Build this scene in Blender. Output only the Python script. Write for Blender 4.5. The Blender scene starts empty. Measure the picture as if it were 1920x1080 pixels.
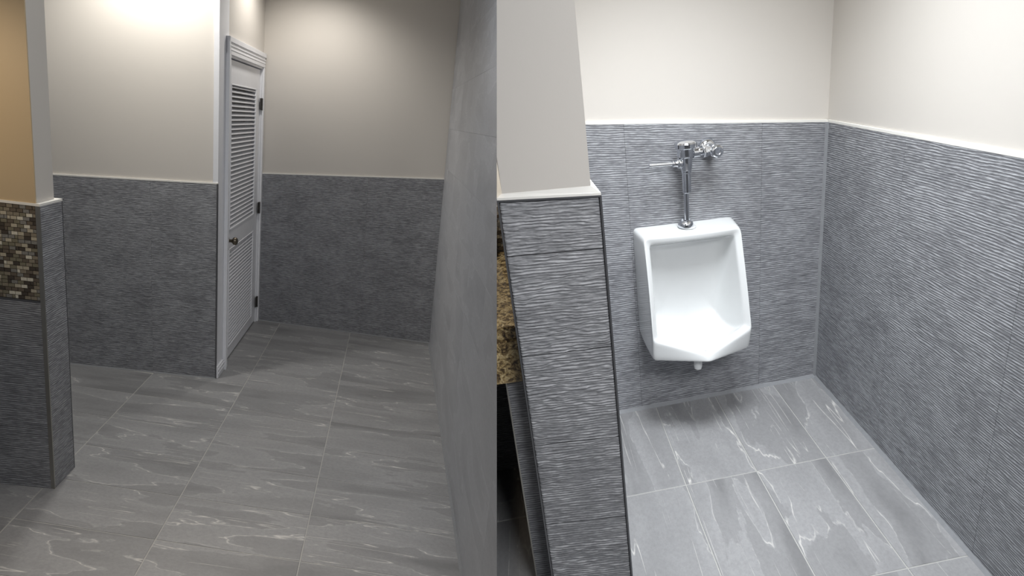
import bpy, bmesh, math, random
import numpy as np
from mathutils import Matrix, Vector

random.seed(11)
SC = bpy.context.scene
COL = SC.collection

# ------------------------------------------------------------------ camera
F_PX = 1200.0
BASE = np.array([[1, 0, 0], [0, 0, -1], [0, 1, 0]], float)


def rodrigues(w):
    w = np.array(w, float)
    t = np.linalg.norm(w)
    k = w / t
    K = np.array([[0, -k[2], k[1]], [k[2], 0, -k[0]], [-k[1], k[0], 0]])
    return np.eye(3) + math.sin(t) * K + (1 - math.cos(t)) * K @ K


# camera pose measured in the coordinates of each of the two rooms
M_U = rodrigues((0.3822, -0.0269, -0.1413)) @ BASE          # urinal room (world frame)
C_U = np.array((-1.4688, -2.792, 1.8449))
M_L = rodrigues((0.2462, -0.1861, 0.0959)) @ BASE           # room with the louvered door
C_L = np.array((-0.4121, -5.3027, 1.8434))

cam = bpy.data.objects.new('camera', bpy.data.cameras.new('camera'))
COL.objects.link(cam)
R = M_U.T @ np.diag([1, -1, -1])
cam.matrix_world = Matrix([list(R[i]) + [C_U[i]] for i in range(3)] + [[0, 0, 0, 1]])
cam.data.sensor_fit = 'HORIZONTAL'
cam.data.sensor_width = 36.0
cam.data.lens = 36.0 * F_PX / 1920.0
cam.data.clip_start = 0.02
SC.camera = cam

# room frames
R_L = M_U.T @ M_L
T_L = C_U - R_L @ C_L
MAT_L = Matrix([list(R_L[i]) + [T_L[i]] for i in range(3)] + [[0, 0, 0, 1]])
MAT_U = Matrix.Identity(4)
# added cut plane through the camera, where one room stops and the other begins
_n = np.array([1.0, 0.0, (960 - 931.5) / F_PX])
CLIP = {'L': (Vector(C_L), Vector(M_L.T @ _n), True), 'U': (Vector(C_U), Vector(M_U.T @ _n), False)}
ROOM = {'L': MAT_L, 'U': MAT_U}

# ------------------------------------------------------------------ world, exposure, lights
W = bpy.data.worlds.new('world')
SC.world = W
W.use_nodes = True
W.node_tree.nodes['Background'].inputs[0].default_value = (0.93, 0.95, 1.0, 1)
W.node_tree.nodes['Background'].inputs[1].default_value = 0.09
SC.view_settings.view_transform = 'Standard'
SC.view_settings.look = 'None'
SC.view_settings.gamma = 1.0
SC.view_settings.use_curve_mapping = False
SC.view_settings.exposure = 0.0


def area_light(name, room, loc, size, power, color=(1, 1, 1), target=None, spread=180):
    d = bpy.data.lights.new(name, 'AREA')
    d.shape = 'RECTANGLE'
    d.size, d.size_y = size
    d.energy = power
    d.color = color
    d.spread = math.radians(spread)
    o = bpy.data.objects.new(name, d)
    COL.objects.link(o)
    m = Matrix.Translation(loc)
    if target is not None:
        q = (Vector(target) - Vector(loc)).to_track_quat('-Z', 'Y')
        m = m @ q.to_matrix().to_4x4()
    o.matrix_world = ROOM[room] @ m
    return o


def down_light(name, room, loc, power, color=(1, 1, 1), angle=130, blend=0.6, r=0.07, target=None):
    d = bpy.data.lights.new(name, 'SPOT')
    d.energy = power
    d.color = color
    d.spot_size = math.radians(angle)
    d.spot_blend = blend
    d.shadow_soft_size = r
    o = bpy.data.objects.new(name, d)
    COL.objects.link(o)
    m = Matrix.Translation(loc)
    if target is not None:
        m = m @ (Vector(target) - Vector(loc)).to_track_quat('-Z', 'Y').to_matrix().to_4x4()
    o.matrix_world = ROOM[room] @ m
    return o


# louvered door room
down_light('downlight_by_partition', 'L', (-1.93, -1.28, 2.88), 74, (1.0, 0.97, 0.91), 150, 0.8)
down_light('downlight_by_door', 'L', (-1.16, -0.28, 2.90), 34, (1.0, 0.96, 0.9), 150, 0.8)
area_light('ceiling_fill', 'L', (-0.62, -2.75, 2.92), (0.6, 0.6), 11, (0.91, 0.95, 1.0))  # unseen fill light, added to brighten the floor and right wall
down_light('vanity_lamp', 'L', (-2.55, -3.0, 2.05), 18, (1.0, 0.82, 0.60), 75, 0.9, 0.1, (-2.1, -2.33, 1.7))
down_light('warm_floor_fill', 'L', (-1.35, -3.75, 2.9), 75, (1.0, 0.84, 0.66), 66, 0.9)  # unseen fill light, added to warm and brighten the near floor
# urinal room
area_light('ceiling_panel_urinal', 'U', (-0.72, -0.92, 2.56), (0.6, 0.6), 24, (0.92, 0.96, 1.0), None, 108)
area_light('rear_fill', 'U', (-0.7, -2.9, 2.56), (1.0, 0.5), 19, (0.97, 0.98, 1.0), (-0.75, -0.6, 0.5), 115)  # unseen frontal fill, added behind the camera and aimed at walls and pier
down_light('vanity_lamp_counter', 'U', (-1.56, -1.0, 2.2), 8, (1.0, 0.78, 0.5), 150, 0.8, 0.1)


# ------------------------------------------------------------------ materials
def lin(c):
    return tuple(((x / 255) / 12.92 if x / 255 <= 0.04045 else ((x / 255 + 0.055) / 1.055) ** 2.4) for x in c) + (1,)


class NT:
    def __init__(s, name):
        s.m = bpy.data.materials.new(name)
        s.m.use_nodes = True
        s.t = s.m.node_tree
        s.b = s.t.nodes['Principled BSDF']

    def n(s, typ, ins=None, **props):
        o = s.t.nodes.new(typ)
        for k, v in props.items():
            setattr(o, k, v)
        for k, v in (ins or {}).items():
            if hasattr(v, 'is_output') or isinstance(v, bpy.types.NodeSocket):
                s.t.links.new(v, o.inputs[k])
            else:
                o.inputs[k].default_value = v
        return o

    def math(s, op, a, b=0.5, clamp=False):
        o = s.t.nodes.new('ShaderNodeMath')
        o.operation = op
        o.use_clamp = clamp
        for i, v in enumerate((a, b)):
            if isinstance(v, bpy.types.NodeSocket):
                s.t.links.new(v, o.inputs[i])
            else:
                o.inputs[i].default_value = v
        return o.outputs[0]

    def ramp(s, fac, stops, interp='LINEAR'):
        o = s.t.nodes.new('ShaderNodeValToRGB')
        o.color_ramp.interpolation = interp
        e = o.color_ramp.elements
        while len(e) < len(stops):
            e.new(0.5)
        for i, (p, c) in enumerate(stops):
            e[i].position = p
            e[i].color = c if len(c) == 4 else tuple(c) + (1,)
        s.t.links.new(fac, o.inputs[0])
        return o.outputs[0]

    def mix(s, fac, a, b, mode='MIX'):
        o = s.t.nodes.new('ShaderNodeMix')
        o.data_type = 'RGBA'
        o.blend_type = mode
        for i, v in ((0, fac), (6, a), (7, b)):
            if isinstance(v, bpy.types.NodeSocket):
                s.t.links.new(v, o.inputs[i])
            else:
                o.inputs[i].default_value = v
        return o.outputs[2]

    def set(s, **kw):
        names = {'color': 'Base Color', 'rough': 'Roughness', 'metal': 'Metallic', 'normal': 'Normal',
                 'coat': 'Coat Weight', 'spec': 'Specular IOR Level'}
        for k, v in kw.items():
            i = s.b.inputs[names[k]]
            if isinstance(v, bpy.types.NodeSocket):
                s.t.links.new(v, i)
            else:
                i.default_value = v
        return s.m

    def vec(s, scale, rand=True):
        uv = s.n('ShaderNodeTexCoord').outputs['UV']
        if rand:
            r = s.n('ShaderNodeObjectInfo').outputs['Random']
            off = s.n('ShaderNodeCombineXYZ', {0: s.math('MULTIPLY', r, 37.3), 1: s.math('MULTIPLY', r, 53.9),
                                               2: s.math('MULTIPLY', r, 71.7)})
            uv = s.n('ShaderNodeVectorMath', {0: uv, 1: off.outputs[0]}, operation='ADD').outputs[0]
        return s.n('ShaderNodeMapping', {0: uv, 3: scale}).outputs[0]


def mat_paint(name, c, rough=0.55):
    t = NT(name)
    g = t.n('ShaderNodeTexCoord').outputs['Object']
    f = t.n('ShaderNodeTexNoise', {0: g, 'Scale': 240.0, 'Detail': 2.0})
    l = t.n('ShaderNodeTexNoise', {0: g, 'Scale': 1.3, 'Detail': 2.0})
    col = t.mix(t.math('MULTIPLY', l.outputs[0], 0.08), lin(c), (0.55, 0.52, 0.48, 1))
    bump = t.n('ShaderNodeBump', {'Height': f.outputs[0], 'Strength': 0.05, 'Distance': 0.002})
    return t.set(color=col, rough=rough, normal=bump.outputs[0])


def mat_plain(name, c, rough=0.4, metal=0.0, coat=0.0, var=0.06, nscale=20.0):
    t = NT(name)
    g = t.n('ShaderNodeTexCoord').outputs['Object']
    l = t.n('ShaderNodeTexNoise', {0: g, 'Scale': nscale, 'Detail': 3.0})
    base = lin(c)
    dark = tuple(x * (1 - 3 * var) for x in base[:3]) + (1,)
    col = t.mix(l.outputs[0], dark, tuple(min(1, x * (1 + var)) for x in base[:3]) + (1,))
    return t.set(color=col, rough=rough, metal=metal, coat=coat)


def mat_ribbed(name, dark, mid, light, relief=1.0, painted=True):
    """grey porcelain with broken horizontal ribs; u runs along the ribs, v across (metres)"""
    t = NT(name)
    v = t.vec((22.0, 160.0, 1.0))
    ribs = t.n('ShaderNodeTexNoise', {0: v, 'Scale': 1.0, 'Detail': 3.0, 'Roughness': 0.62}).outputs[0]
    v2 = t.vec((40.0, 400.0, 1.0))
    fine = t.n('ShaderNodeTexNoise', {0: v2, 'Scale': 1.0, 'Detail': 2.0, 'Roughness': 0.6}).outputs[0]
    v3 = t.vec((5.0, 7.0, 1.0), False)
    cloud = t.n('ShaderNodeTexNoise', {0: v3, 'Scale': 1.0, 'Detail': 4.0, 'Roughness': 0.6}).outputs[0]
    amp = t.math('ADD', t.math('MULTIPLY', cloud, 1.2), 0.4)
    v4 = t.vec((0.22, 1.0, 1.0), False)
    wave = t.n('ShaderNodeTexWave', {0: v4, 'Scale': 35.0, 'Distortion': 5.5, 'Detail': 3.0, 'Detail Scale': 0.9}, wave_type='BANDS', bands_direction='Y').outputs['Fac']
    r = t.math('ADD', t.math('MULTIPLY', t.math('SUBTRACT', wave, 0.5), t.math('MULTIPLY', t.math('MULTIPLY', ribs, amp), 0.52)),
               t.math('ADD', t.math('MULTIPLY', t.math('SUBTRACT', ribs, 0.5), 0.62), t.math('MULTIPLY', t.math('SUBTRACT', fine, 0.5), 0.35)))
    h = t.math('ADD', r, 0.5, True)
    h2 = t.math('ADD', h, t.math('MULTIPLY', t.math('SUBTRACT', cloud, 0.5), 0.28), True)
    col = t.ramp(h2, [(0.28, lin(dark)), (0.5, lin(mid)), (0.70, lin(light))])
    bump = t.n('ShaderNodeBump', {'Height': h, 'Strength': 0.55 * relief, 'Distance': 0.006})
    return t.set(color=col, rough=0.5, normal=bump.outputs[0], spec=0.4)


def mat_slate(name, dark, mid, light, vein, su=1.1, sv=5.2, amount=1.0, rough=0.42):
    """smooth grey slate porcelain with thin pale veins running mostly along u"""
    t = NT(name)
    a = t.vec((su, sv, 1.0))
    n1 = t.n('ShaderNodeTexNoise', {0: a, 'Scale': 1.0, 'Detail': 5.0, 'Roughness': 0.47, 'Distortion': 0.25}).outputs[0]
    b = t.vec((su * 0.55, sv * 2.1, 3.0))
    n2 = t.n('ShaderNodeTexNoise', {0: b, 'Scale': 1.0, 'Detail': 3.0, 'Roughness': 0.42, 'Distortion': 0.3}).outputs[0]
    c = t.vec((5.0, 6.0, 1.0))
    n3 = t.n('ShaderNodeTexNoise', {0: c, 'Scale': 1.0, 'Detail': 6.0, 'Roughness': 0.6}).outputs[0]
    g = t.vec((55.0, 75.0, 1.0))
    grain = t.n('ShaderNodeTexNoise', {0: g, 'Scale': 1.0, 'Detail': 5.0, 'Roughness': 0.75}).outputs[0]
    cl = t.math('ADD', t.math('MULTIPLY', n1, 0.85), t.math('MULTIPLY', n3, 0.15))
    col = t.ramp(cl, [(0.34, lin(dark)), (0.45, lin(mid)), (0.492, lin(mid)), (0.502, lin(light)), (0.66, lin(mid))])
    # veins: contour lines of the noises, broken up by a mask
    v1 = t.math('SUBTRACT', 1.0, t.math('DIVIDE', t.math('ABSOLUTE', t.math('SUBTRACT', n1, 0.5)), 0.0055), True)
    v2 = t.math('SUBTRACT', 1.0, t.math('DIVIDE', t.math('ABSOLUTE', t.math('SUBTRACT', n2, 0.53)), 0.006), True)
    m1 = t.math('MULTIPLY', t.math('SUBTRACT', n3, 0.47), 9.0, True)
    m2 = t.math('MULTIPLY', t.math('SUBTRACT', 0.52, n3), 9.0, True)
    vv = t.math('ADD', t.math('MULTIPLY', v1, m1), t.math('MULTIPLY', v2, m2), True)
    col = t.mix(t.math('MULTIPLY', t.math('SUBTRACT', grain, 0.40), 1.1, True), col, lin(tuple(x * 0.86 for x in dark)))
    col = t.mix(t.math('MULTIPLY', vv, 0.95 * amount, True), col, lin(vein))
    bump = t.n('ShaderNodeBump', {'Height': n3, 'Strength': 0.12, 'Distance': 0.004})
    return t.set(color=col, rough=rough, normal=bump.outputs[0])


M_PAINT = mat_paint('cream_wall_paint', (210, 205, 198))
M_TAN = mat_paint('tan_paint_warm_lit', (196, 173, 137))  # tan paint, with some warm lamp light put into the colour
M_WHITE = mat_plain('white_trim_paint', (238, 239, 243), 0.4, var=0.02)
M_CAULK = mat_plain('white_caulk', (238, 236, 230), 0.5, var=0.02)
M_RIB = mat_ribbed('ribbed_grey_tile', (98, 99, 103), (134, 135, 139), (180, 182, 186))
M_RIB3D = mat_ribbed('ribbed_grey_tile_relief', (108, 109, 112), (140, 141, 144), (176, 177, 180), 0.5)
M_SLATE = mat_slate('slate_floor_tile', (124, 124, 125), (142, 142, 143), (155, 155, 156), (206, 204, 200))
M_SLATEW = mat_slate('slate_wall_tile_lit', (164, 166, 171), (175, 177, 182), (183, 185, 190), (212, 213, 216), 1.5, 4.0, 0.4, 0.42)  # same slate as the floor, colour raised to stand in for brighter light
M_GROUT = mat_plain('grey_grout', (176, 175, 172), 0.8, nscale=90)
M_GROUTD = mat_plain('dark_grout', (108, 108, 110), 0.85, nscale=90)
M_BEAD = mat_plain('grey_corner_grout', (140, 142, 145), 0.7, nscale=60)
M_STEEL = mat_plain('brushed_edge_metal', (176, 174, 168), 0.35, 0.9, var=0.05)
M_DKSTEEL = mat_plain('dark_edge_metal', (116, 117, 120), 0.4, 0.7, var=0.05)
M_HINGE = mat_plain('hinge_metal', (98, 96, 94), 0.4, 0.8)
M_KNOB = mat_plain('antique_nickel', (120, 112, 100), 0.28, 1.0)
M_CHROME = mat_plain('chrome', (214, 217, 222), 0.08, 1.0, var=0.02)
M_LEVER = mat_plain('satin_chrome', (236, 238, 240), 0.24, 1.0, var=0.01)
M_CERAMIC = mat_plain('white_vitreous_china', (216, 218, 218), 0.12, 0.0, 0.6, var=0.008)
M_BLACK = mat_plain('black_rubber', (24, 24, 25), 0.6)
M_CEIL = mat_paint('white_ceiling', (232, 230, 225), 0.8)
MOSAIC = [mat_plain('mosaic_%s' % nm, c, 0.22, 0.0, 0.4, 0.12, 60) for nm, c in
          (('dark_brown', (78, 69, 59)), ('umber', (112, 101, 87)), ('taupe', (150, 140, 122)), ('grey', (142, 140, 134)),
           ('beige', (196, 187, 166)), ('cream', (228, 223, 206)), ('olive', (134, 128, 108)))]
M_MGROUT = mat_plain('mosaic_grout', (70, 63, 54), 0.85)


def mat_granite():
    t = NT('speckled_granite')
    g = t.n('ShaderNodeTexCoord').outputs['Object']
    a = t.n('ShaderNodeTexNoise', {0: g, 'Scale': 55.0, 'Detail': 5.0, 'Roughness': 0.7, 'Distortion': 0.8}).outputs[0]
    b = t.n('ShaderNodeTexVoronoi', {0: g, 'Scale': 150.0}).outputs[0]
    col = t.ramp(a, [(0.34, lin((48, 40, 32))), (0.45, lin((110, 90, 62))), (0.54, lin((188, 164, 116))), (0.66, lin((224, 208, 168)))])
    col = t.mix(t.math('MULTIPLY', b, 0.5), col, lin((92, 76, 56)), 'MULTIPLY')
    return t.set(color=col, rough=0.15, coat=0.5)


M_GRANITE = mat_granite()


# ------------------------------------------------------------------ builders
def tag(o, label=None, cat=None, group=None, kind=None):
    if label: o['label'] = label
    if cat: o['category'] = cat
    if group: o['group'] = group
    if kind: o['kind'] = kind
    return o


def empty(name, room, loc, rot=None):
    o = bpy.data.objects.new(name, None)
    COL.objects.link(o)
    m = Matrix.Translation(loc)
    if rot is not None:
        m = m @ rot
    o.matrix_world = ROOM[room] @ m
    o.empty_display_size = 0.1
    return o


def link(name, bm, mat, room=None, parent=None, loc=(0, 0, 0), smooth=False, clip=None, clip_off=(0, 0, 0)):
    """bm -> one mesh object; clip: cut at the line where this room ends (coordinates loc + clip_off + vertex)"""
    if clip:
        p, n, keep_neg = CLIP[clip]
        off = Vector(loc) + Vector(clip_off)
        side = [(v.co + off - p).dot(n) for v in bm.verts]
        bad = [s > 0 if keep_neg else s < 0 for s in side]
        if all(bad):
            bm.free()
            return None
        if any(bad):
            r = bmesh.ops.bisect_plane(bm, geom=bm.verts[:] + bm.edges[:] + bm.faces[:], plane_co=p - off,
                                       plane_no=n, clear_outer=keep_neg, clear_inner=not keep_neg)
            ed = [e for e in r['geom_cut'] if isinstance(e, bmesh.types.BMEdge)]
            if ed:
                try:
                    bmesh.ops.holes_fill(bm, edges=ed)
                except Exception:
                    pass
    bm.edges.index_update()
    sharp = [e.index for e in bm.edges if len(e.link_faces) == 2 and e.calc_face_angle() > 0.55] if smooth and smooth != 'all' else []
    me = bpy.data.meshes.new(name)
    bm.to_mesh(me)
    bm.free()
    if smooth and smooth != 'all':
        sh = np.zeros(len(me.edges), bool)
        for i in sharp: sh[i] = True
        a = me.attributes.new('sharp_edge', 'BOOLEAN', 'EDGE')
        a.data.foreach_set('value', sh)
    if smooth:
        me.polygons.foreach_set('use_smooth', [True] * len(me.polygons))
    me.materials.append(mat)
    o = bpy.data.objects.new(name, me)
    COL.objects.link(o)
    if parent is not None:
        o.parent = parent
        o.location = loc
    else:
        o.matrix_world = ROOM[room] @ Matrix.Translation(loc)
    return o


def box_bm(x0, x1, y0, y1, z0, z1, bev=0.0):
    bm = bmesh.new()
    bmesh.ops.create_cube(bm, size=1)
    for v in bm.verts:
        v.co = Vector((x0 + (v.co.x + .5) * (x1 - x0), y0 + (v.co.y + .5) * (y1 - y0), z0 + (v.co.z + .5) * (z1 - z0)))
    if bev:
        bmesh.ops.bevel(bm, geom=bm.edges[:], offset=bev, segments=2, affect='EDGES')
    return bm


def prism_bm(pts, z0, z1):
    """pts: plan polygon [(x,y)] counter-clockwise; z0/z1 number or list per point"""
    bm = bmesh.new()
    n = len(pts)
    zz0 = z0 if isinstance(z0, (list, tuple)) else [z0] * n
    zz1 = z1 if isinstance(z1, (list, tuple)) else [z1] * n
    b = [bm.verts.new((p[0], p[1], z)) for p, z in zip(pts, zz0)]
    t = [bm.verts.new((p[0], p[1], z)) for p, z in zip(pts, zz1)]
    bm.faces.new(b[::-1])
    bm.faces.new(t)
    for i in range(n):
        j = (i + 1) % n
        bm.faces.new((b[i], b[j], t[j], t[i]))
    return bm


def hexa_bm(q, nrm, th):
    """a slab: quad q (4 points) pushed back by th along -nrm"""
    bm = bmesh.new()
    nrm = Vector(nrm).normalized()
    f = [bm.verts.new(Vector(p)) for p in q]
    b = [bm.verts.new(Vector(p) - nrm * th) for p in q]
    bm.faces.new(f)
    bm.faces.new(b[::-1])
    for i in range(4):
        j = (i + 1) % 4
        bm.faces.new((f[j], f[i], b[i], b[j]))
    bmesh.ops.recalc_face_normals(bm, faces=bm.faces[:])
    return bm


def tile_bm(q, nrm, th, bev, uv):
    """one tile: bevelled slab with uv in metres on it"""
    nrm = Vector(nrm).normalized()
    q = [Vector(p) for p in q]
    c = sum(q, Vector()) / 4
    bm = bmesh.new()
    lay = bm.loops.layers.uv.new('UVMap')
    inner = []
    for p in q:
        d = c - p
        inner.append(p + d.normalized() * bev * 1.414)
    a = [bm.verts.new(p - c) for p in inner]
    m = [bm.verts.new(p - nrm * bev - c) for p in q]
    b = [bm.verts.new(p - nrm * th - c) for p in q]
    uvm = {}
    for i in range(4):
        for v in (a[i], m[i], b[i]):
            uvm[v] = uv[i]
    fs = [bm.faces.new(a)]
    for i in range(4):
        j = (i + 1) % 4
        fs.append(bm.faces.new((a[j], a[i], m[i], m[j])))
        fs.append(bm.faces.new((m[j], m[i], b[i], b[j])))
    for f in fs:
        for l in f.loops:
            l[lay].uv = uvm[l.vert]
    bmesh.ops.recalc_face_normals(bm, faces=bm.faces[:])
    if fs[0].normal.dot(nrm) < 0:
        bmesh.ops.reverse_faces(bm, faces=bm.faces[:])
    return bm, c


def wall_tiles(parent, room, p0, p1, nrm, top, rows, joints, mat, th=0.01, gap=0.0008, bev=0.0003, href=1.3, clip=True, swap=False):
    """tiles on a wall from plan point p0 to p1; top(s): height at distance s; rows: nominal heights 0..href"""
    p0, p1 = Vector(p0), Vector(p1)
    L = (p1 - p0).length
    d = (p1 - p0) / L
    js = [0.0] + [j for j in joints if 0.03 < j < L - 0.03] + [L]
    out = []

    def P(s, v):
        x = p0 + d * s
        return Vector((x.x, x.y, v * top(s) / href))
    g = gap / 2
    for j in range(len(js) - 1):
        for i in range(len(rows) - 1):
            s0, s1, v0, v1 = js[j] + g, js[j + 1] - g, rows[i] + g, rows[i + 1] - g
            q = [P(s0, v0), P(s1, v0), P(s1, v1), P(s0, v1)]
            uv = [(s0, v0), (s1, v0), (s1, v1), (s0, v1)]
            if swap:
                uv = [(b, a) for a, b in uv]
            bm, c = tile_bm(q, nrm, th, bev, uv)
            o = link('tile', bm, mat, parent=parent, loc=c, clip=room if clip else None)
            if o: out.append(o)
    return out


def lathe_bm(profile, n=32, axis='Z'):
    """profile [(r, h)] revolved around the axis"""
    bm = bmesh.new()
    rings = []
    for r, h in profile:
        if r < 1e-6:
            rings.append([bm.verts.new((0, 0, h))])
        else:
            rings.append([bm.verts.new((r * math.cos(2 * math.pi * k / n), r * math.sin(2 * math.pi * k / n), h)) for k in range(n)])
    for a, b in zip(rings, rings[1:]):
        for k in range(n):
            l = (k + 1) % n
            if len(a) == 1 and len(b) == 1: continue
            if len(a) == 1: bm.faces.new((a[0], b[k], b[l]))
            elif len(b) == 1: bm.faces.new((a[k], a[l], b[0]))
            else: bm.faces.new((a[k], a[l], b[l], b[k]))
    if axis == 'X':
        bmesh.ops.rotate(bm, verts=bm.verts[:], matrix=Matrix.Rotation(math.pi / 2, 3, 'Y'))
    elif axis == 'Y':
        bmesh.ops.rotate(bm, verts=bm.verts[:], matrix=Matrix.Rotation(math.pi / 2, 3, 'X'))   # +h -> -Y
    bmesh.ops.recalc_face_normals(bm, faces=bm.faces[:])
    return bm


def soft(o, w=0.0015, ang=40):
    m = o.modifiers.new('edges', 'BEVEL')
    m.width = w
    m.segments = 2
    m.limit_method = 'ANGLE'
    m.angle_limit = math.radians(ang)
    m.harden_normals = True
    for p in o.data.polygons: p.use_smooth = True
    return o


# ================================================================== ROOM WITH THE LOUVERED DOOR ('L')
KB, KP = -0.2479, -0.1583
XD = -1.49                                   # plane of the door wall
CL_L = 2.95                                  # ceiling height


def yb(x): return KB * x                      # back wall line
def yp(x): return -0.9696 + KP * (x + 1.4908) # partition line
def yq(x): return -2.3375 + KP * (x + 1.846)  # pier front line


floor = link('floor', prism_bm([(-3.4, -4.7), (0.0, -4.7), (0.0, 0.12), (-3.4, 0.95)], -0.12, -0.0018), M_GROUT, 'L', clip='L')
tag(floor, 'grey slate tile floor of the room with the louvered door', kind='structure')
cols = [0.0] + [-0.679 - 0.61 * i for i in range(5)]
for i in range(len(cols) - 1):
    xa, xb = cols[i + 1], cols[i]
    for k in range(-8, 8):
        r1, r0 = -2.3839 - 0.3279 * k, -2.3839 - 0.3279 * (k + 1)
        r1 = min(r1, -0.004)
        if r1 - r0 < 0.03: continue
        if xb < -1.3 and r0 + KB * xa > yp(xa) + 0.02: continue        # under the partition
        g = 0.0025
        q = [(xa + g, r0 + KB * xa + g, 0), (xb - g, r0 + KB * xb + g, 0), (xb - g, r1 + KB * xb - g, 0), (xa + g, r1 + KB * xa - g, 0)]
        bm, c = tile_bm(q, (0, 0, 1), 0.01, 0.0012, [(xa, r0), (xb, r0), (xb, r1), (xa, r1)])
        link('tile', bm, M_SLATE, parent=floor, loc=c, clip='L')

# ---- back wall
wb = link('wall_back', prism_bm([(-3.3, yb(-3.3) + 0.011), (0.12, yb(0.12) + 0.011), (0.12, yb(0.12) + 0.13), (-3.3, yb(-3.3) + 0.13)], 0, CL_L), M_PAINT, 'L', clip='L')
tag(wb, 'cream back wall with dark ribbed tile wainscot, beside the louvered door', kind='structure')
nb = (KB, -1, 0)
LB = math.hypot(XD, yb(XD))
ROWS = [0, 0.295, 0.60, 0.905, 1.21, 1.3]


def top_back(s): return 1.2749 + (1.4147 - 1.2749) * s / LB


wall_tiles(wb, 'L', (XD, yb(XD)), (0, 0), nb, top_back, ROWS, [0.30, 0.91], M_RIB)


def cap_strip(parent, p0, p1, nrm, h0, h1, hh=0.009, dep=0.012, room='L', out=0.001, mat=None, name='cap_strip'):
    n = Vector(nrm).normalized()
    a, b = Vector((p0[0], p0[1], 0)) + n * out, Vector((p1[0], p1[1], 0)) + n * out
    q = [(a.x, a.y, h0), (b.x, b.y, h1), (b.x, b.y, h1 + hh), (a.x, a.y, h0 + hh)]
    return link(name, hexa_bm(q, n, dep + out), mat or M_CAULK, parent=parent, clip=room)


cap_strip(wb, (XD, yb(XD)), (0, 0), nb, top_back(0), top_back(LB))
bead = link('grout_bead', hexa_bm([(XD, yb(XD) - 0.006, 0.0), (0, -0.006, 0.0), (0, 0.0, 0.008), (XD, yb(XD), 0.008)], (0, -1, 1), 0.004), M_BEAD, parent=wb, clip='L')

# ---- right wall, slate from floor to ceiling
wr = link('wall_right', prism_bm([(0.011, -4.7), (0.13, -4.7), (0.13, 0.1), (0.011, 0.1)], 0, CL_L), M_GROUTD, 'L', clip='L')
wr.data.materials[0] = M_BEAD
tag(wr, 'full-height smooth grey slate tiled wall on the right of the louvered door room', kind='structure')
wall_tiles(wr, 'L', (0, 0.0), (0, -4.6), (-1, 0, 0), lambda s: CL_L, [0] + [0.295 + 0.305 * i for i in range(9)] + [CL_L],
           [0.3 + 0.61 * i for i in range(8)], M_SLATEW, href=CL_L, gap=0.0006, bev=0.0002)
link('grout_bead', hexa_bm([(-0.011, 0, 0.0), (-0.011, -4.6, 0.0), (0, -4.6, 0.011), (0, 0, 0.011)], (-1, 0, 1), 0.004), M_BEAD, parent=wr, clip='L')

# ---- partition with wainscot, left of the door
pc = (XD, yp(XD))
wp = link('wall_left', prism_bm([(-3.3, yp(-3.3) + 0.011), (XD - 0.008, yp(XD) + 0.011), (XD - 0.008, yp(XD) + 0.16), (-3.3, yp(-3.3) + 0.16)], 0, CL_L), M_PAINT, 'L')
tag(wp, 'cream partition wall with ribbed tile wainscot left of the louvered door', kind='structure')
np_ = (KP, -1, 0)
LP = math.hypot(-1.25, KP * 1.25)


def top_part(s): return 1.3157 - 0.0601 * s


pl = (XD - 1.25, yp(XD - 1.25))
# s measured from the free corner at the door
wall_tiles(wp, 'L', pc, pl, np_, top_part, ROWS, [0.42, 0.96], M_RIB)
cap_strip(wp, pc, pl, np_, top_part(0), top_part(LP))
link('edge_trim', hexa_bm([(XD + 0.002, yp(XD) - 0.002, 0), (XD - 0.006, yp(XD) - 0.002, 0), (XD - 0.006, yp(XD) - 0.002, 1.318), (XD + 0.002, yp(XD) - 0.002, 1.318)], (0, -1, 0), 0.012), M_DKSTEEL, parent=wp)
link('grout_bead', hexa_bm([(pl[0], pl[1] - 0.006, 0.0), (pc[0], pc[1] - 0.006, 0.0), (pc[0], pc[1], 0.007), (pl[0], pl[1], 0.007)], (0, -1, 1), 0.004), M_BEAD, parent=wp)

# ---- door wall (short, between the partition end and the back wall)
D0, D1 = -0.722, 0.315                         # door slab, y
wd = empty('wall_door', 'L', (0, 0, 0))
tag(wd, 'white painted wall return around the louvered door', kind='structure')
link('wall_end', box_bm(XD - 0.03, XD, yp(XD) + 0.006, D0 - 0.012, 0, CL_L), M_WHITE, parent=wd)
link('wall_over_door', box_bm(XD - 0.12, XD, D0 - 0.012, yb(XD) + 0.02, 2.125, CL_L), M_PAINT, parent=wd)
link('wall_jamb', box_bm(XD - 0.12, XD, D1 + 0.006, yb(XD) + 0.02, 0, 2.125), M_WHITE, parent=wd)
bb = link('baseboard_left', box_bm(XD, XD + 0.013, yp(XD) + 0.002, -0.812, 0, 0.085), M_WHITE, 'L')
tag(bb, 'short white baseboard piece at the foot of the louvered door frame', kind='structure')
soft(bb, 0.003)
for zz in (0.03, 0.058):
    soft(link('moulding_line', box_bm(XD + 0.011, XD + 0.018, yp(XD) + 0.004, -0.814, zz, zz + 0.012), M_WHITE, parent=bb), 0.002)

# casing
tr = empty('trim_1', 'L', (XD, 0, 0))
tag(tr, 'white moulded casing around the louvered door', kind='structure')


def casing(name, y0, y1, z0, z1, vertical):
    o = soft(link(name, box_bm(0, 0.016, y0, y1, z0, z1), M_WHITE, parent=tr), 0.004)
    w = (y1 - y0) if vertical else (z1 - z0)
    for k, (a, b, h) in enumerate(((0.0, 0.30, 0.024), (0.42, 0.52, 0.020), (0.66, 0.74, 0.0185))):
        if vertical: m = box_bm(0.012, h, y0 + a * w, y0 + b * w, z0, z1)
        else: m = box_bm(0.012, h, y0, y1, z1 - b * w, z1 - a * w)
        soft(link('moulding', m, M_WHITE, parent=o), 0.002)
    return o


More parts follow.
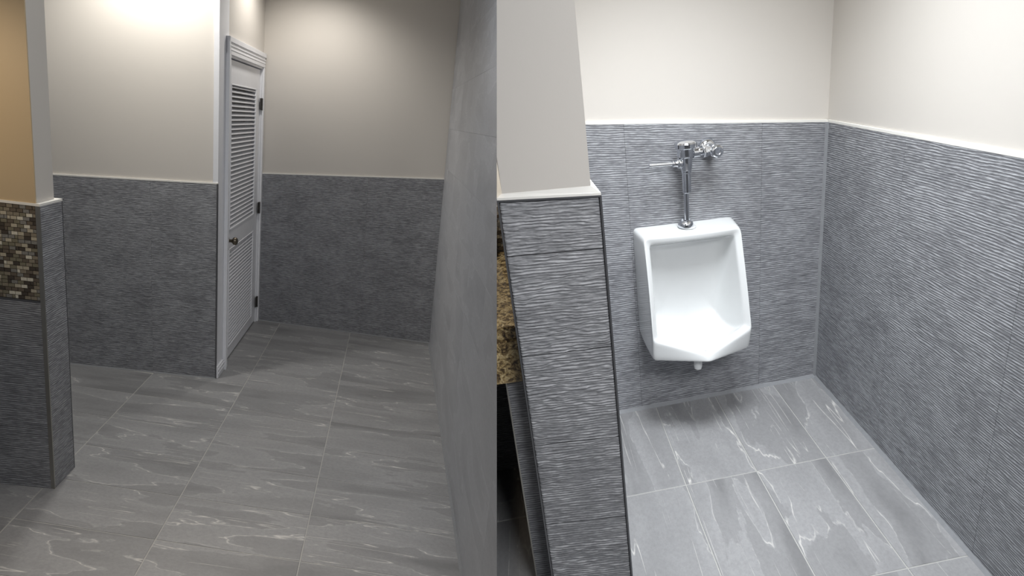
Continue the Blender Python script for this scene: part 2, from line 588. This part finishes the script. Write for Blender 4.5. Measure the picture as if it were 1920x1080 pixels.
casing('casing_side', -0.808, D0 - 0.010, 0.0, 2.226, True)
casing('casing_head', -0.808, yb(XD) - 0.002, 2.118, 2.226, False)
soft(link('casing_side', box_bm(0, 0.016, D1 + 0.012, yb(XD) - 0.002, 0, 2.118), M_WHITE, parent=tr), 0.004)
soft(link('jamb_head', box_bm(-0.05, 0.004, D0 - 0.01, D1 + 0.012, 2.105, 2.119), M_WHITE, parent=tr), 0.002)

# louvered door
door = empty('door_1', 'L', (XD - 0.012, 0, 0))
tag(door, 'white louvered door with two slatted panels and a round nickel knob', kind='structure')
TH = 0.034
X1, X0 = 0.0, -TH
LY0, LY1 = -0.615, 0.185
soft(link('stile', box_bm(X0, X1, D0, LY0, 0.012, 2.098), M_WHITE, parent=door), 0.002)
soft(link('stile', box_bm(X0, X1, LY1, D1, 0.012, 2.098), M_WHITE, parent=door), 0.002)
panels = [(0.085, 0.825), (0.955, 1.945)]
soft(link('rail', box_bm(X0, X1, LY0, LY1, 0.012, panels[0][0]), M_WHITE, parent=door), 0.002)
soft(link('rail', box_bm(X0, X1, LY0, LY1, panels[0][1], panels[1][0]), M_WHITE, parent=door), 0.002)
soft(link('rail', box_bm(X0, X1, LY0, LY1, panels[1][1], 2.098), M_WHITE, parent=door), 0.002)
slat_me = None
for (z0, z1), n in zip(panels, (28, 32)):
    for k in range(n):
        zc = z0 + (k + 0.5) * (z1 - z0) / n
        if slat_me is None:
            bm = box_bm(-0.018, 0.018, LY0 - 0.004, LY1 + 0.004, -0.0038, 0.0038, 0.0010)
            bmesh.ops.rotate(bm, verts=bm.verts[:], matrix=Matrix.Rotation(math.radians(26), 3, 'Y'))
            o = link('slat', bm, M_WHITE, parent=door, loc=(-TH / 2, 0, zc))
            slat_me = o.data
        else:
            o = bpy.data.objects.new('slat', slat_me)
            COL.objects.link(o)
            o.parent = door
            o.location = (-TH / 2, 0, zc)
    # bead moulding round the panel
    for (a, b, c, d) in ((LY0, LY0 + 0.014, z0, z1), (LY1 - 0.014, LY1, z0, z1), (LY0, LY1, z0, z0 + 0.014), (LY0, LY1, z1 - 0.008, z1)):
        soft(link('panel_bead', box_bm(-0.010, 0.004, a, b, c, d), M_WHITE, parent=door), 0.003)
kn = link('door_knob', lathe_bm([(0, 0.07), (0.012, 0.0695), (0.022, 0.065), (0.027, 0.057), (0.028, 0.049), (0.024, 0.040), (0.014, 0.034), (0.011, 0.028), (0.011, 0.008), (0.0, 0.008)], 28, 'X'), M_KNOB, parent=door, loc=(0.0, -0.665, 0.898), smooth=True)
link('rose', lathe_bm([(0, 0.012), (0.014, 0.012), (0.027, 0.009), (0.033, 0.004), (0.034, 0.0), (0, 0)], 28, 'X'), M_KNOB, parent=kn, smooth=True)
kn['label'] = 'round antique nickel door knob'
for zz in (1.835, 1.0, 0.185):
    h = link('hinge', lathe_bm([(0, -0.047), (0.0075, -0.047), (0.0075, 0.047), (0, 0.047)], 14), M_HINGE, parent=door, loc=(0.019, D1 - 0.004, zz), smooth=False)
    link('hinge_leaf', box_bm(-0.010, -0.004, -0.030, 0.026, -0.045, 0.045), M_HINGE, parent=h)

# ---- pier at the left edge, with mosaic
pier = empty('wall_pier', 'L', (0, 0, 0))
tag(pier, 'wall end in the left foreground with mosaic band and ribbed tile', kind='structure')
PX, PY1, PY2 = -1.846, -2.3375, -2.1445
XL = -2.62
link('core', prism_bm([(XL, yq(XL) + 0.011), (PX - 0.011, yq(PX) + 0.012), (PX - 0.011, PY2 - 0.004), (XL, PY2 - KP * 0 + 0.11)], 0, 1.318), M_GROUTD, parent=pier)
paint = link('painted_front', prism_bm([(XL, yq(XL) + 0.004), (-1.862, yq(-1.862) + 0.004), (-1.862, yq(-1.862) + 0.012), (XL, yq(XL) + 0.012)], 1.328, CL_L), M_TAN, parent=pier)
link('painted_side', prism_bm([(XL, yq(XL) + 0.0122), (-1.862, yq(-1.862) + 0.0122), (-1.862, -2.180), (XL, -2.07)], 1.328, CL_L), M_PAINT, parent=pier)
# cap on the tile
link('cap_strip', prism_bm([(XL, yq(XL) - 0.002), (PX + 0.002, PY1 - 0.002), (PX + 0.001, PY2), (XL, PY2 + 0.1)], 1.3185, 1.329), M_CAULK, parent=pier)
npf = (KP, -1, 0)
# below the mosaic: ribbed tiles
pf0, pf1 = (PX - 0.016, yq(PX - 0.016)), (XL, yq(XL))
wall_tiles(pier, 'L', pf0, pf1, npf, lambda s: 0.90, [0, 0.295, 0.60, 0.90], [0.56], M_RIB, href=0.90, clip=False)
# side face
wall_tiles(pier, 'L', (PX, PY1 + 0.006), (PX, PY2 - 0.004), (1, 0, 0), lambda s: 1.318, [0, 0.295, 0.60, 0.905, 1.21, 1.318], [], M_RIB, href=1.318, clip=False)
link('corner_profile', prism_bm([(PX - 0.016, yq(PX - 0.016) - 0.001), (PX + 0.001, PY1 - 0.002), (PX + 0.001, PY1 + 0.006), (PX - 0.016, yq(PX - 0.016) + 0.011)], 0, 1.319), M_STEEL, parent=pier)
link('edge_trim', box_bm(PX - 0.01, PX + 0.001, PY2 - 0.004, PY2, 0, 1.319), M_DKSTEEL, parent=pier)
# mosaic pieces
dirf = Vector((-1, -KP, 0)).normalized()
nf = Vector(npf).normalized()
back = hexa_bm([Vector((pf0[0], pf0[1], 0.905)) - nf * 0.003, Vector((XL, yq(XL), 0.905)) - nf * 0.003, Vector((XL, yq(XL), 1.318)) - nf * 0.003, Vector((pf0[0], pf0[1], 1.318)) - nf * 0.003], nf, 0.008)
mos = link('mosaic_band', back, M_MGROUT, parent=pier)
link('edge_strip', hexa_bm([Vector((pf0[0], pf0[1], 0.898)) + nf * .002, Vector((XL, yq(XL), 0.898)) + nf * .002, Vector((XL, yq(XL), 0.906)) + nf * .002, Vector((pf0[0], pf0[1], 0.906)) + nf * .002], nf, 0.008), M_DKSTEEL, parent=pier)
rows_m = 25
rh = (1.317 - 0.907) / rows_m
pieces = {}
for r in range(rows_m):
    s = 0.001 if r % 2 else -0.0115
    while s < 0.262:
        half = random.random() < 0.12
        w = 0.013 if half else 0.0265
        a, b = max(s, 0.0008), s + w - 0.0022
        s += w
        if b - a < 0.004: continue
        wi = round(b - a, 4)
        mi = random.choices(range(7), (22, 22, 18, 14, 12, 9, 14))[0]
        key = (wi, mi)
        z0, z1 = 0.0, rh - 0.0022
        if key not in pieces:
            q = [Vector((0, 0, 0)), dirf * wi, dirf * wi + Vector((0, 0, z1)), Vector((0, 0, z1))]
            bm, c = tile_bm([p for p in q], nf, 0.005, 0.001, [(0, 0), (wi, 0), (wi, z1), (0, z1)])
            bm.transform(Matrix.Translation(c))
            o = link('mosaic_piece', bm, MOSAIC[mi], parent=mos)
            pieces[key] = o.data
        else:
            o = bpy.data.objects.new('mosaic_piece', pieces[key])
            COL.objects.link(o)
            o.parent = mos
        p = Vector((pf0[0], pf0[1], 0.908 + r * rh)) + dirf * a + nf * random.uniform(-0.0006, 0.0006)
        o.location = p

# the rest of the band, further left, as one part
rest = bmesh.new()
rest_uv = rest.loops.layers.uv.new('UVMap')
for r in range(rows_m):
    s = 0.290 if r % 2 else 0.277
    while s < 0.74:
        q = [Vector((0, 0, 0)), dirf * 0.0243, dirf * 0.0243 + Vector((0, 0, rh - 0.0022)), Vector((0, 0, rh - 0.0022))]
        bm, c = tile_bm(q, nf, 0.005, 0.001, [(0, 0)] * 4)
        bm.transform(Matrix.Translation(c + Vector((pf0[0], pf0[1], 0.908 + r * rh)) + dirf * s))
        mi = random.choices(range(7), (22, 22, 18, 14, 12, 9, 14))[0]
        for f in bm.faces: f.material_index = mi
        tmp = bpy.data.meshes.new('tmp')
        bm.to_mesh(tmp)
        bm.free()
        rest.from_mesh(tmp)
        bpy.data.meshes.remove(tmp)
        s += 0.0265
ro = link('mosaic_field', rest, MOSAIC[0], parent=mos)
for m in MOSAIC[1:]: ro.data.materials.append(m)
ro['kind'] = 'stuff'

cl = link('ceiling', prism_bm([(-3.4, -4.7), (0.12, -4.7), (0.12, 0.12), (-3.4, 0.95)], CL_L, CL_L + 0.1), M_CEIL, 'L', clip='L')
tag(cl, 'white ceiling over the louvered door room', kind='structure')

# ================================================================== URINAL ROOM ('U', world frame)
KB2, KR2 = 0.0728, -0.0501
CL_U = 2.60


def yb2(x): return KB2 * x
def xr2(y): return -KR2 * y * 1.0             # right wall line: direction (KR2,-1)


fl2 = link('floor.001', prism_bm([(-1.95, -2.6), (0.05, -2.6), (0.02, 0.02), (-1.95, -0.12)], -0.12, -0.0018), M_GROUT, 'U', clip='U')
tag(fl2, 'grey slate tile floor under the urinal', kind='structure')
c2 = [0.0] + [-0.2257 - 0.305 * i for i in range(6)]
for i in range(len(c2) - 1):
    for k in range(-1, 3):
        r1, r0 = -0.5974 - 0.5955 * k, -0.5974 - 0.5955 * (k + 1)
        r1 = min(r1, -0.004)
        g = 0.0022

        def C(xc, r):
            # intersection of a column line x = xc + KR2*... and a row line y = r + KB2*x
            y = r
            for _ in range(6):
                x = xc - KR2 * y * -1.0 * -1.0
                y = r + KB2 * x
            return x, y
        xa, xb = c2[i + 1] + g, c2[i] - g
        pts = [C(xa, r0 + g), C(xb, r0 + g), C(xb, r1 - g), C(xa, r1 - g)]
        bm, c = tile_bm([(p[0], p[1], 0) for p in pts], (0, 0, 1), 0.01, 0.0012, [(r0, xa), (r0, xb), (r1, xb), (r1, xa)])
        link('tile', bm, M_SLATE, parent=fl2, loc=c, clip='U')

# ---- back wall
w2 = link('wall_back.001', prism_bm([(-1.75, yb2(-1.75) + 0.011), (0.12, yb2(0.12) + 0.011), (0.12, yb2(0.12) + 0.13), (-1.75, yb2(-1.75) + 0.13)], 0, CL_U), M_PAINT, 'U', clip='U')
tag(w2, 'cream wall with ribbed tile wainscot behind the urinal', kind='structure')
n2 = (KB2, -1, 0)
e2 = (-1.42, yb2(-1.42))


def top_b2(s): return 1.2832 + 0.1395 * s


wall_tiles(w2, 'U', (0, 0), e2, n2, top_b2, ROWS, [0.30, 0.91], M_RIB, clip=True)
cap_strip(w2, (0, 0), e2, n2, top_b2(0), top_b2(1.424), 0.010, 0.012, 'U')
link('grout_bead', hexa_bm([(0, -0.013, 0.0), (e2[0], e2[1] - 0.013, 0.0), (e2[0], e2[1], 0.014), (0, 0, 0.014)], (0, -1, 1), 0.005), M_BEAD, parent=w2)

# ---- right wall
PR = (2.4 * KR2, -2.4)
w3 = link('wall_right.001', prism_bm([(0.011, 0.1), (PR[0] + 0.011, -2.4), (PR[0] + 0.13, -2.4), (0.13, 0.1)], 0, CL_U), M_PAINT, 'U')
tag(w3, 'cream wall with ribbed tile wainscot right of the urinal', kind='structure')
n3 = (-1, -KR2, 0)


def top_r2(s): return 1.2832 + 0.0493 * s


wall_tiles(w3, 'U', (0, 0), PR, n3, top_r2, ROWS, [0.593 + 0.61 * i for i in range(4)], M_RIB, clip=False)
cap_strip(w3, (0, 0), PR, n3, top_r2(0), top_r2(2.403), 0.010, 0.012, 'U')
link('grout_bead', hexa_bm([(-0.012, 0, 0.0), (PR[0] - 0.012, -2.4, 0.0), (PR[0], -2.4, 0.012), (0, 0, 0.012)], (-1, 0, 1), 0.004), M_BEAD, parent=w3)
link('corner_bead', prism_bm([(-0.011, -0.0005), (-0.0005, -0.011), (0.004, 0.004)], 0.0, 1.284), M_BEAD, parent=w3)

# ---- pier beside the vanity
KL = -0.0501
pz = empty('wall_left.001', 'U', (0, 0, 0))
tag(pz, 'wall end in front of the vanity, cream above and deeply ribbed tile below', kind='structure')
AX0, AX1, AY = -1.4746, -1.2112, -1.183


def yl(x): return AY + KL * (x - AX0)


HT0, HT1 = 1.4427, 1.4213
link('core', prism_bm([(AX0 + 0.004, yl(AX0) + 0.013), (AX1 - 0.004, yl(AX1) + 0.013), (AX1 - 0.004, yb2(AX1) + 0.02), (AX0 + 0.004, yb2(AX0) + 0.02)], 0, [HT0 - 0.004, HT1 - 0.004, HT1 - 0.004, HT0 - 0.004]), M_GROUTD, parent=pz, clip='U')
link('painted_wall', prism_bm([(AX0 + 0.014, yl(AX0) + 0.006), (AX1 - 0.022, yl(AX1) + 0.006), (AX1 - 0.022, yb2(AX1) + 0.02), (AX0 + 0.014, yb2(AX0) + 0.02)], 1.43, CL_U), M_PAINT, parent=pz, clip='U')
# sloped white cap between tile and paint
bm = bmesh.new()
lo = [(AX0 - 0.001, yl(AX0) - 0.001, HT0), (AX1 + 0.001, yl(AX1) - 0.001, HT1), (AX1 + 0.001, -0.2, HT1), (AX0 - 0.001, -0.2, HT0)]
hi = [(AX0 + 0.013, yl(AX0) + 0.005, HT0 + 0.014), (AX1 - 0.021, yl(AX1) + 0.005, HT1 + 0.026), (AX1 - 0.021, -0.2, HT1 + 0.026), (AX0 + 0.013, -0.2, HT0 + 0.014)]
mid = [(p[0], p[1], p[2] + 0.006) for p in lo]
rings = [[bm.verts.new(p) for p in r] for r in (lo, mid, hi)]
for a, b in zip(rings, rings[1:]):
    for i in range(4):
        bm.faces.new((a[i], a[(i + 1) % 4], b[(i + 1) % 4], b[i]))
bm.faces.new(rings[0][::-1]); bm.faces.new(rings[2])
bmesh.ops.recalc_face_normals(bm, faces=bm.faces[:])
link('cap_strip', bm, M_CAULK, parent=pz, clip='U')

# front face: tiles whose ribs are modelled
rng = np.random.default_rng(5)


def vnoise(u, v, seed):
    g = np.random.default_rng(seed).random((64, 64))
    iu, iv = np.floor(u).astype(int), np.floor(v).astype(int)
    fu, fv = u - iu, v - iv
    fu, fv = fu * fu * (3 - 2 * fu), fv * fv * (3 - 2 * fv)
    A = lambda a, b: g[a % 64, b % 64]
    return (A(iu, iv) * (1 - fu) + A(iu + 1, iv) * fu) * (1 - fv) + (A(iu, iv + 1) * (1 - fu) + A(iu + 1, iv + 1) * fu) * fv


def ribbed_relief(parent, p0, p1, nrm, za, zb, seed, depth=0.0055, pitch=0.0088, room='U', nu=90):
    """one tile with real ribs; za/zb = (z at p0, z at p1) of the lower and upper edge"""
    p0, p1 = np.array(p0), np.array(p1)
    L = np.linalg.norm(p1 - p0)
    hgt = (zb[0] + zb[1] - za[0] - za[1]) / 2
    nv = max(4, int(hgt / 0.0013))
    s, f = np.meshgrid(np.linspace(0, 1, nu), np.linspace(0, 1, nv), indexing='ij')
    u, v = s * L, f * hgt + seed * 0.305
    ph = v / pitch + 1.1 * (vnoise(u * 9, v * 26, 1) - 0.5) + 0.7 * (vnoise(u * 30, v * 70, 2) - 0.5)
    rib = 0.5 + 0.5 * np.cos(2 * np.pi * ph)
    amp = np.clip(0.25 + 1.5 * (vnoise(u * 42, v / pitch * 1.0, 3) - 0.25), 0.05, 1) * np.clip(0.4 + 1.2 * (vnoise(u * 7 + 3, v * 9, 4) - 0.1), 0.2, 1)
    h = -depth * (1 - rib ** 0.8 * amp) + 0.0016 * (vnoise(u * 160, v * 420, 6) - 0.5)
    edge = np.minimum(np.minimum(s, 1 - s) * L, np.minimum(f, 1 - f) * hgt)
    h = np.where(edge < 0.0006, -0.0060, h)
    z0 = za[0] + (za[1] - za[0]) * s
    z1 = zb[0] + (zb[1] - zb[0]) * s
    n = np.array(nrm) / np.linalg.norm(nrm)
    X = p0[0] + (p1[0] - p0[0]) * s + n[0] * h
    Y = p0[1] + (p1[1] - p0[1]) * s + n[1] * h
    Z = z0 + (z1 - z0) * f
    c = np.array([X.mean(), Y.mean(), Z.mean()])
    co = np.stack([X, Y, Z], -1).reshape(-1, 3) - c
    idx = np.arange(nu * nv).reshape(nu, nv)
    fa = np.stack([idx[:-1, :-1], idx[1:, :-1], idx[1:, 1:], idx[:-1, 1:]], -1).reshape(-1, 4)
    me = bpy.data.meshes.new('tile')
    me.from_pydata(co.tolist(), [], fa.tolist())
    me.polygons.foreach_set('use_smooth', [True] * len(fa))
    lay = me.uv_layers.new(name='UVMap')
    li = fa.reshape(-1)
    lay.data.foreach_set('uv', np.stack([u.reshape(-1)[li], v.reshape(-1)[li]], -1).astype(np.float32).reshape(-1))
    me.materials.append(M_RIB3D)
    o = bpy.data.objects.new('tile', me)
    COL.objects.link(o)
    o.parent = parent
    o.location = c
    return o


zr = [0.0, 0.37, 0.675, 0.98, 1.285]
for k in range(5):
    a = zr[k] + 0.001
    za = (a, a - (0.010 if k == 4 else 0.0))
    zb = (zr[k + 1] - 0.001, zr[k + 1] - 0.001 - (0.010 if k == 3 else 0)) if k < 4 else (HT0 - 0.004, HT1 - 0.004)
    ribbed_relief(pz, (AX0 + 0.004, yl(AX0 + 0.004)), (AX1 - 0.004, yl(AX1 - 0.004)), (-KL * -1.0, -1, 0), za, zb, k)
# edge profiles on the three free edges
link('edge_profile', prism_bm([(AX0 - 0.002, yl(AX0) - 0.003), (AX0 + 0.003, yl(AX0) - 0.003), (AX0 + 0.003, yl(AX0) + 0.012), (AX0 - 0.002, yl(AX0) + 0.012)], 0, HT0), M_DKSTEEL, parent=pz, clip='U')
link('edge_profile', prism_bm([(AX1 - 0.003, yl(AX1) - 0.003), (AX1 + 0.002, yl(AX1) - 0.003), (AX1 + 0.002, yl(AX1) + 0.012), (AX1 - 0.003, yl(AX1) + 0.012)], 0, HT1), M_DKSTEEL, parent=pz, clip='U')
link('edge_profile', hexa_bm([(AX0 - 0.002, yl(AX0) - 0.003, HT0 - 0.005), (AX1 + 0.002, yl(AX1) - 0.003, HT1 - 0.005), (AX1 + 0.002, yl(AX1) - 0.003, HT1), (AX0 - 0.002, yl(AX0) - 0.003, HT0)], (0, -1, 0), 0.014), M_DKSTEEL, parent=pz, clip='U')
# right face of the pier
wall_tiles(pz, 'U', (AX1, yl(AX1) + 0.012), (AX1, yb2(AX1) - 0.012), (1, 0, 0), lambda s: HT1 - 0.002, ROWS, [0.6], M_RIB, clip=False)

# ---- vanity behind the pier
van = empty('vanity_counter', 'U', (-1.52, -1.0, 0))
tag(van, 'brown speckled granite vanity counter behind the ribbed tile wall end', 'counter')
vo = Vector((-1.52, -1.0, 0))


def vlink(name, bm, mat):
    bmesh.ops.translate(bm, verts=bm.verts[:], vec=-vo)
    return link(name, bm, mat, parent=van, clip='U', clip_off=vo)


VX0 = -1.80
vlink('counter_top', box_bm(VX0, AX0 - 0.0005, -1.098, -0.40, 1.000, 1.042, 0.004), M_GRANITE)
vlink('apron', box_bm(VX0, AX0 - 0.0005, -1.102, -1.076, 0.857, 1.0, 0.003), M_GRANITE)
# tiled return under the counter, with a metal edge
ret = link('wall_vanity_return', box_bm(-1.530, AX0 - 0.002, -1.066, -0.9, 0, 0.90), M_GROUTD, 'U', clip='U')
tag(ret, 'narrow ribbed tile return under the granite counter', kind='structure')
wall_tiles(ret, 'U', (-1.527, -1.0765), (AX0 - 0.003, -1.0765), (0, -1, 0), lambda s: 0.88, [0, 0.295, 0.6, 0.88], [], M_RIB, href=0.88)
link('edge_profile', box_bm(-1.531, -1.5265, -1.079, -1.06, 0, 0.88), M_STEEL, parent=ret, clip='U')
# wall behind the vanity: mosaic backsplash and tile below
wv = link('wall_vanity', box_bm(-1.80, AX0 + 0.002, -0.392, -0.25, 0, CL_U), M_PAINT, 'U', clip='U')
tag(wv, 'wall with brown mosaic backsplash behind the granite counter', kind='structure')
wall_tiles(wv, 'U', (-1.78, -0.3925), (AX0, -0.3925), (0, -1, 0), lambda s: 1.0, [0, 0.295, 0.6, 1.0], [], M_RIB, href=1.0)
r = 0
z = 1.046
while z < 2.05:
    x = AX0 - 0.001 - (0.013 if r % 2 else 0)
    first = True
    while x > -1.62:
        w = 0.0265
        mi = random.choices(range(7), (22, 22, 18, 14, 12, 9, 14))[0]
        q = [(x - w + 0.0022, -0.398, z), (x, -0.398, z), (x, -0.398, z + 0.0142), (x - w + 0.0022, -0.398, z + 0.0142)]
        bm, c = tile_bm(q, (0, -1, 0), 0.006, 0.001, [(0, 0), (1, 0), (1, 1), (0, 1)])
        link('mosaic_piece', bm, MOSAIC[mi], parent=wv, loc=c, clip='U')
        x -= w
    z += 0.0164
    r += 1

cl2 = link('ceiling.001', prism_bm([(-1.95, -2.6), (0.05, -2.6), (0.02, 0.02), (-1.95, -0.12)], CL_U, CL_U + 0.1), M_CEIL, 'U', clip='U')
tag(cl2, 'white ceiling over the urinal', kind='structure')

# ------------------------------------------------------------------ urinal
UX = -0.679
un = math.hypot(1, KB2)
ROLL = 0.05
wall_rot = Matrix.Rotation(math.atan(KB2), 4, 'Z')
ur = empty('urinal', 'U', (UX, yb2(UX), 0.65), wall_rot @ Matrix.Rotation(ROLL, 4, 'Y'))
tag(ur, 'white china wall-hung urinal with pointed lip below the chrome flush valve', 'urinal')
# local axes: x along the wall, -y out of the wall, z up (0.65 above the floor)


def loop(top, side_bot, cen, corner_r=0.02, arch=0.0, nt=12, ns=14, nbt=9, mid_side=None):
    """closed loop seen from the front. top=(w,d,z), side_bot=(w,d,z), cen=(d,z)"""
    pts = []
    w, d, z = top
    for i in range(nt):                              # top, left -> right
        t = i / nt * 2 - 1
        pts.append((t * w, d + arch * (1 - t * t), z))
    W2, D2, Z2 = side_bot
    for i in range(ns):                              # right side, downwards
        t = i / ns
        bow = 0.0 if mid_side is None else mid_side * math.sin(math.pi * t)
        pts.append((w + (W2 - w) * t, d + (D2 - d) * t + bow, z + (Z2 - z) * t))
    dc, zc = cen
    for i in range(nbt):                             # lower right -> centre
        t = i / nbt
        pts.append((W2 * (1 - t), D2 + (dc - D2) * t, Z2 + (zc - Z2) * t))
    for i in range(nbt):
        t = i / nbt
        pts.append((-W2 * t, dc + (D2 - dc) * t, zc + (Z2 - zc) * t))
    for i in range(ns):
        t = i / ns
        bow = 0.0 if mid_side is None else mid_side * math.sin(math.pi * t)
        pts.append((-(W2 + (w - W2) * t), D2 + (d - D2) * t + bow, Z2 + (z - Z2) * t))
    return pts


RG = [
    loop((0.234, 0.0, 0.937), (0.208, 0.0, 0.420), (0.0, 0.400)),          # against the wall
    loop((0.235, 0.006, 0.937), (0.210, 0.012, 0.412), (0.012, 0.394)),
    loop((0.228, 0.060, 0.931), (0.218, 0.130, 0.390), (0.18, 0.385)),
    loop((0.222, 0.098, 0.926), (0.222, 0.236, 0.386), (0.328, 0.395), mid_side=0.004),
    loop((0.220, 0.108, 0.921), (0.2235, 0.247, 0.396), (0.338, 0.403), arch=0.004, mid_side=0.005),
    loop((0.219, 0.110, 0.918), (0.2255, 0.252, 0.470), (0.328, 0.416), arch=0.006, mid_side=0.006),
    loop((0.217, 0.112, 0.914), (0.2255, 0.254, 0.489), (0.322, 0.424), arch=0.008, mid_side=0.006),
    loop((0.210, 0.112, 0.907), (0.219, 0.249, 0.496), (0.313, 0.428), arch=0.009, mid_side=0.006),
    loop((0.196, 0.110, 0.893), (0.203, 0.236, 0.500), (0.294, 0.430), arch=0.010, mid_side=0.006),
    loop((0.192, 0.106, 0.888), (0.198, 0.228, 0.499), (0.287, 0.427), arch=0.010, mid_side=0.006),
    loop((0.190, 0.094, 0.884), (0.194, 0.215, 0.490), (0.272, 0.418), arch=0.008),
    loop((0.186, 0.066, 0.868), (0.182, 0.165, 0.455), (0.22, 0.395)),
    loop((0.180, 0.040, 0.858), (0.168, 0.085, 0.455), (0.13, 0.400)),
    loop((0.168, 0.024, 0.842), (0.148, 0.036, 0.500), (0.050, 0.455)),
    loop((0.140, 0.020, 0.810), (0.120, 0.024, 0.540), (0.026, 0.510)),
    loop((0.080, 0.018, 0.740), (0.070, 0.020, 0.610), (0.020, 0.590)),
]
bm = bmesh.new()
vr = [[bm.verts.new((p[0], -p[1], p[2] - 0.65)) for p in r] for r in RG]
nn = len(vr[0])
for a, b in zip(vr, vr[1:]):
    for i in range(nn):
        j = (i + 1) % nn
        bm.faces.new((a[i], a[j], b[j], b[i]))
bm.faces.new(vr[-1])
bmesh.ops.recalc_face_normals(bm, faces=bm.faces[:])
body = link('bowl', bm, M_CERAMIC, parent=ur, smooth='all')
sub = body.modifiers.new('round', 'SUBSURF')
sub.levels = sub.render_levels = 2
link('drain_outlet', lathe_bm([(0, -0.075), (0.008, -0.075), (0.016, -0.068), (0.0185, -0.055), (0.0185, -0.004), (0, -0.004)], 24), M_CERAMIC, parent=ur, loc=(-0.02, -0.255, -0.25), smooth=True)
link('spud_seat', lathe_bm([(0, 0.004), (0.034, 0.004), (0.037, 0.001), (0.037, -0.004), (0, -0.004)], 32), M_CERAMIC, parent=ur, loc=(0.0, -0.052, 0.2835), smooth=True)

# ------------------------------------------------------------------ flush valve
fv = empty('flush_valve', 'U', (UX, yb2(UX), 0), wall_rot)
tag(fv, 'chrome manual flush valve with lever handle above the urinal', 'flush valve')
VD = -0.085                                    # valve axis, out of the wall
VU = 0.004


def fpart(name, prof, loc, axis='Z', n=32, parent=None, mat=None):
    o = link(name, lathe_bm(prof, n, axis), mat or M_CHROME, parent=parent or fv, loc=loc, smooth=True)
    m = o.modifiers.new('edges', 'BEVEL')
    m.width = 0.0012
    m.segments = 2
    m.limit_method = 'ANGLE'
    m.angle_limit = math.radians(35)
    m.harden_normals = True
    return o


zt = 0.936
fpart('spud_flange', [(0, 0), (0.033, 0), (0.034, 0.008), (0.031, 0.018), (0.024, 0.026), (0.020, 0.028), (0.020, 0.040), (0.013, 0.042), (0, 0.042)], (VU, VD + 0.028, zt + 0.001), n=32)
tube = fpart('flush_tube', [(0, 0), (0.0105, 0), (0.0105, 0.135), (0, 0.135)], (VU, VD + 0.010, 0.972))
fpart('tube_coupling', [(0, 0), (0.013, 0), (0.0185, 0.004), (0.0185, 0.078), (0.017, 0.084), (0.017, 0.088), (0.021, 0.089), (0.021, 0.108), (0.014, 0.112), (0, 0.112)], (VU, VD, 1.094))
fpart('valve_body', [(0, 0), (0.022, 0), (0.024, 0.006), (0.027, 0.045), (0.028, 0.056), (0.036, 0.060), (0.037, 0.064), (0.037, 0.098), (0.040, 0.100), (0, 0.100)], (VU, VD, 1.193))
cap = fpart('cap', [(0.0, 0.0), (0.041, 0.0), (0.045, 0.004), (0.045, 0.020), (0.041, 0.026), (0.030, 0.031), (0.018, 0.033), (0, 0.0335)], (VU, VD, 1.287), n=40)
for k in range(3):
    a = k * math.pi / 3
    bm = box_bm(-0.046, 0.046, -0.0012, 0.0012, 0.004, 0.021)
    bmesh.ops.rotate(bm, verts=bm.verts[:], matrix=Matrix.Rotation(a + 0.5, 3, 'Z'))
    link('cap_groove', bm, M_BLACK, parent=cap)
# handle on the left
hs = fpart('handle_socket', [(0, 0), (0.021, 0), (0.023, -0.004), (0.023, -0.014), (0.017, -0.018), (0.015, -0.022), (0.015, -0.038), (0.012, -0.042), (0, -0.042)], (VU - 0.020, VD, 1.226), 'X', 24)
fpart('lever', [(0, 0.0), (0.0090, 0.0), (0.0082, -0.098), (0.0095, -0.100), (0.0095, -0.104), (0, -0.1055)], (-0.036, 0.0, 0.0), 'X', 16, parent=hs, mat=M_LEVER)
hs.rotation_euler = (0, math.radians(4.5), 0)
# supply to the right
fpart('outlet_pipe', [(0, 0.030), (0.0215, 0.030), (0.0215, 0.052), (0.0235, 0.053), (0.0235, 0.056), (0.017, 0.057), (0.017, 0.076), (0, 0.076)], (VU, VD, 1.262), 'X', 28)
fpart('coupling_nut', [(0, 0), (0.026, 0), (0.0275, 0.003), (0.0275, 0.017), (0.026, 0.020), (0.021, 0.021), (0.021, 0.036), (0, 0.036)], (VU + 0.070, VD, 1.260), 'X', 8)
fpart('control_stop', [(0, -0.004), (0.018, -0.004), (0.026, 0.0), (0.027, 0.016), (0.024, 0.018), (0.024, 0.024), (0.026, 0.025), (0.026, 0.036), (0.021, 0.042), (0.012, 0.043), (0.011, 0.040), (0, 0.040)], (VU + 0.126, VD + 0.006, 1.258), 'Y', 32)
fpart('supply_pipe', [(0, 0), (0.0185, 0), (0.0185, 0.080), (0, 0.080)], (VU + 0.126, 0.0, 1.258), 'Y', 24)
fpart('wall_flange', [(0, 0.0), (0.040, 0.0), (0.040, 0.004), (0.036, 0.014), (0.028, 0.022), (0.020, 0.024), (0, 0.024)], (VU + 0.126, 0.0, 1.258), 'Y', 36)
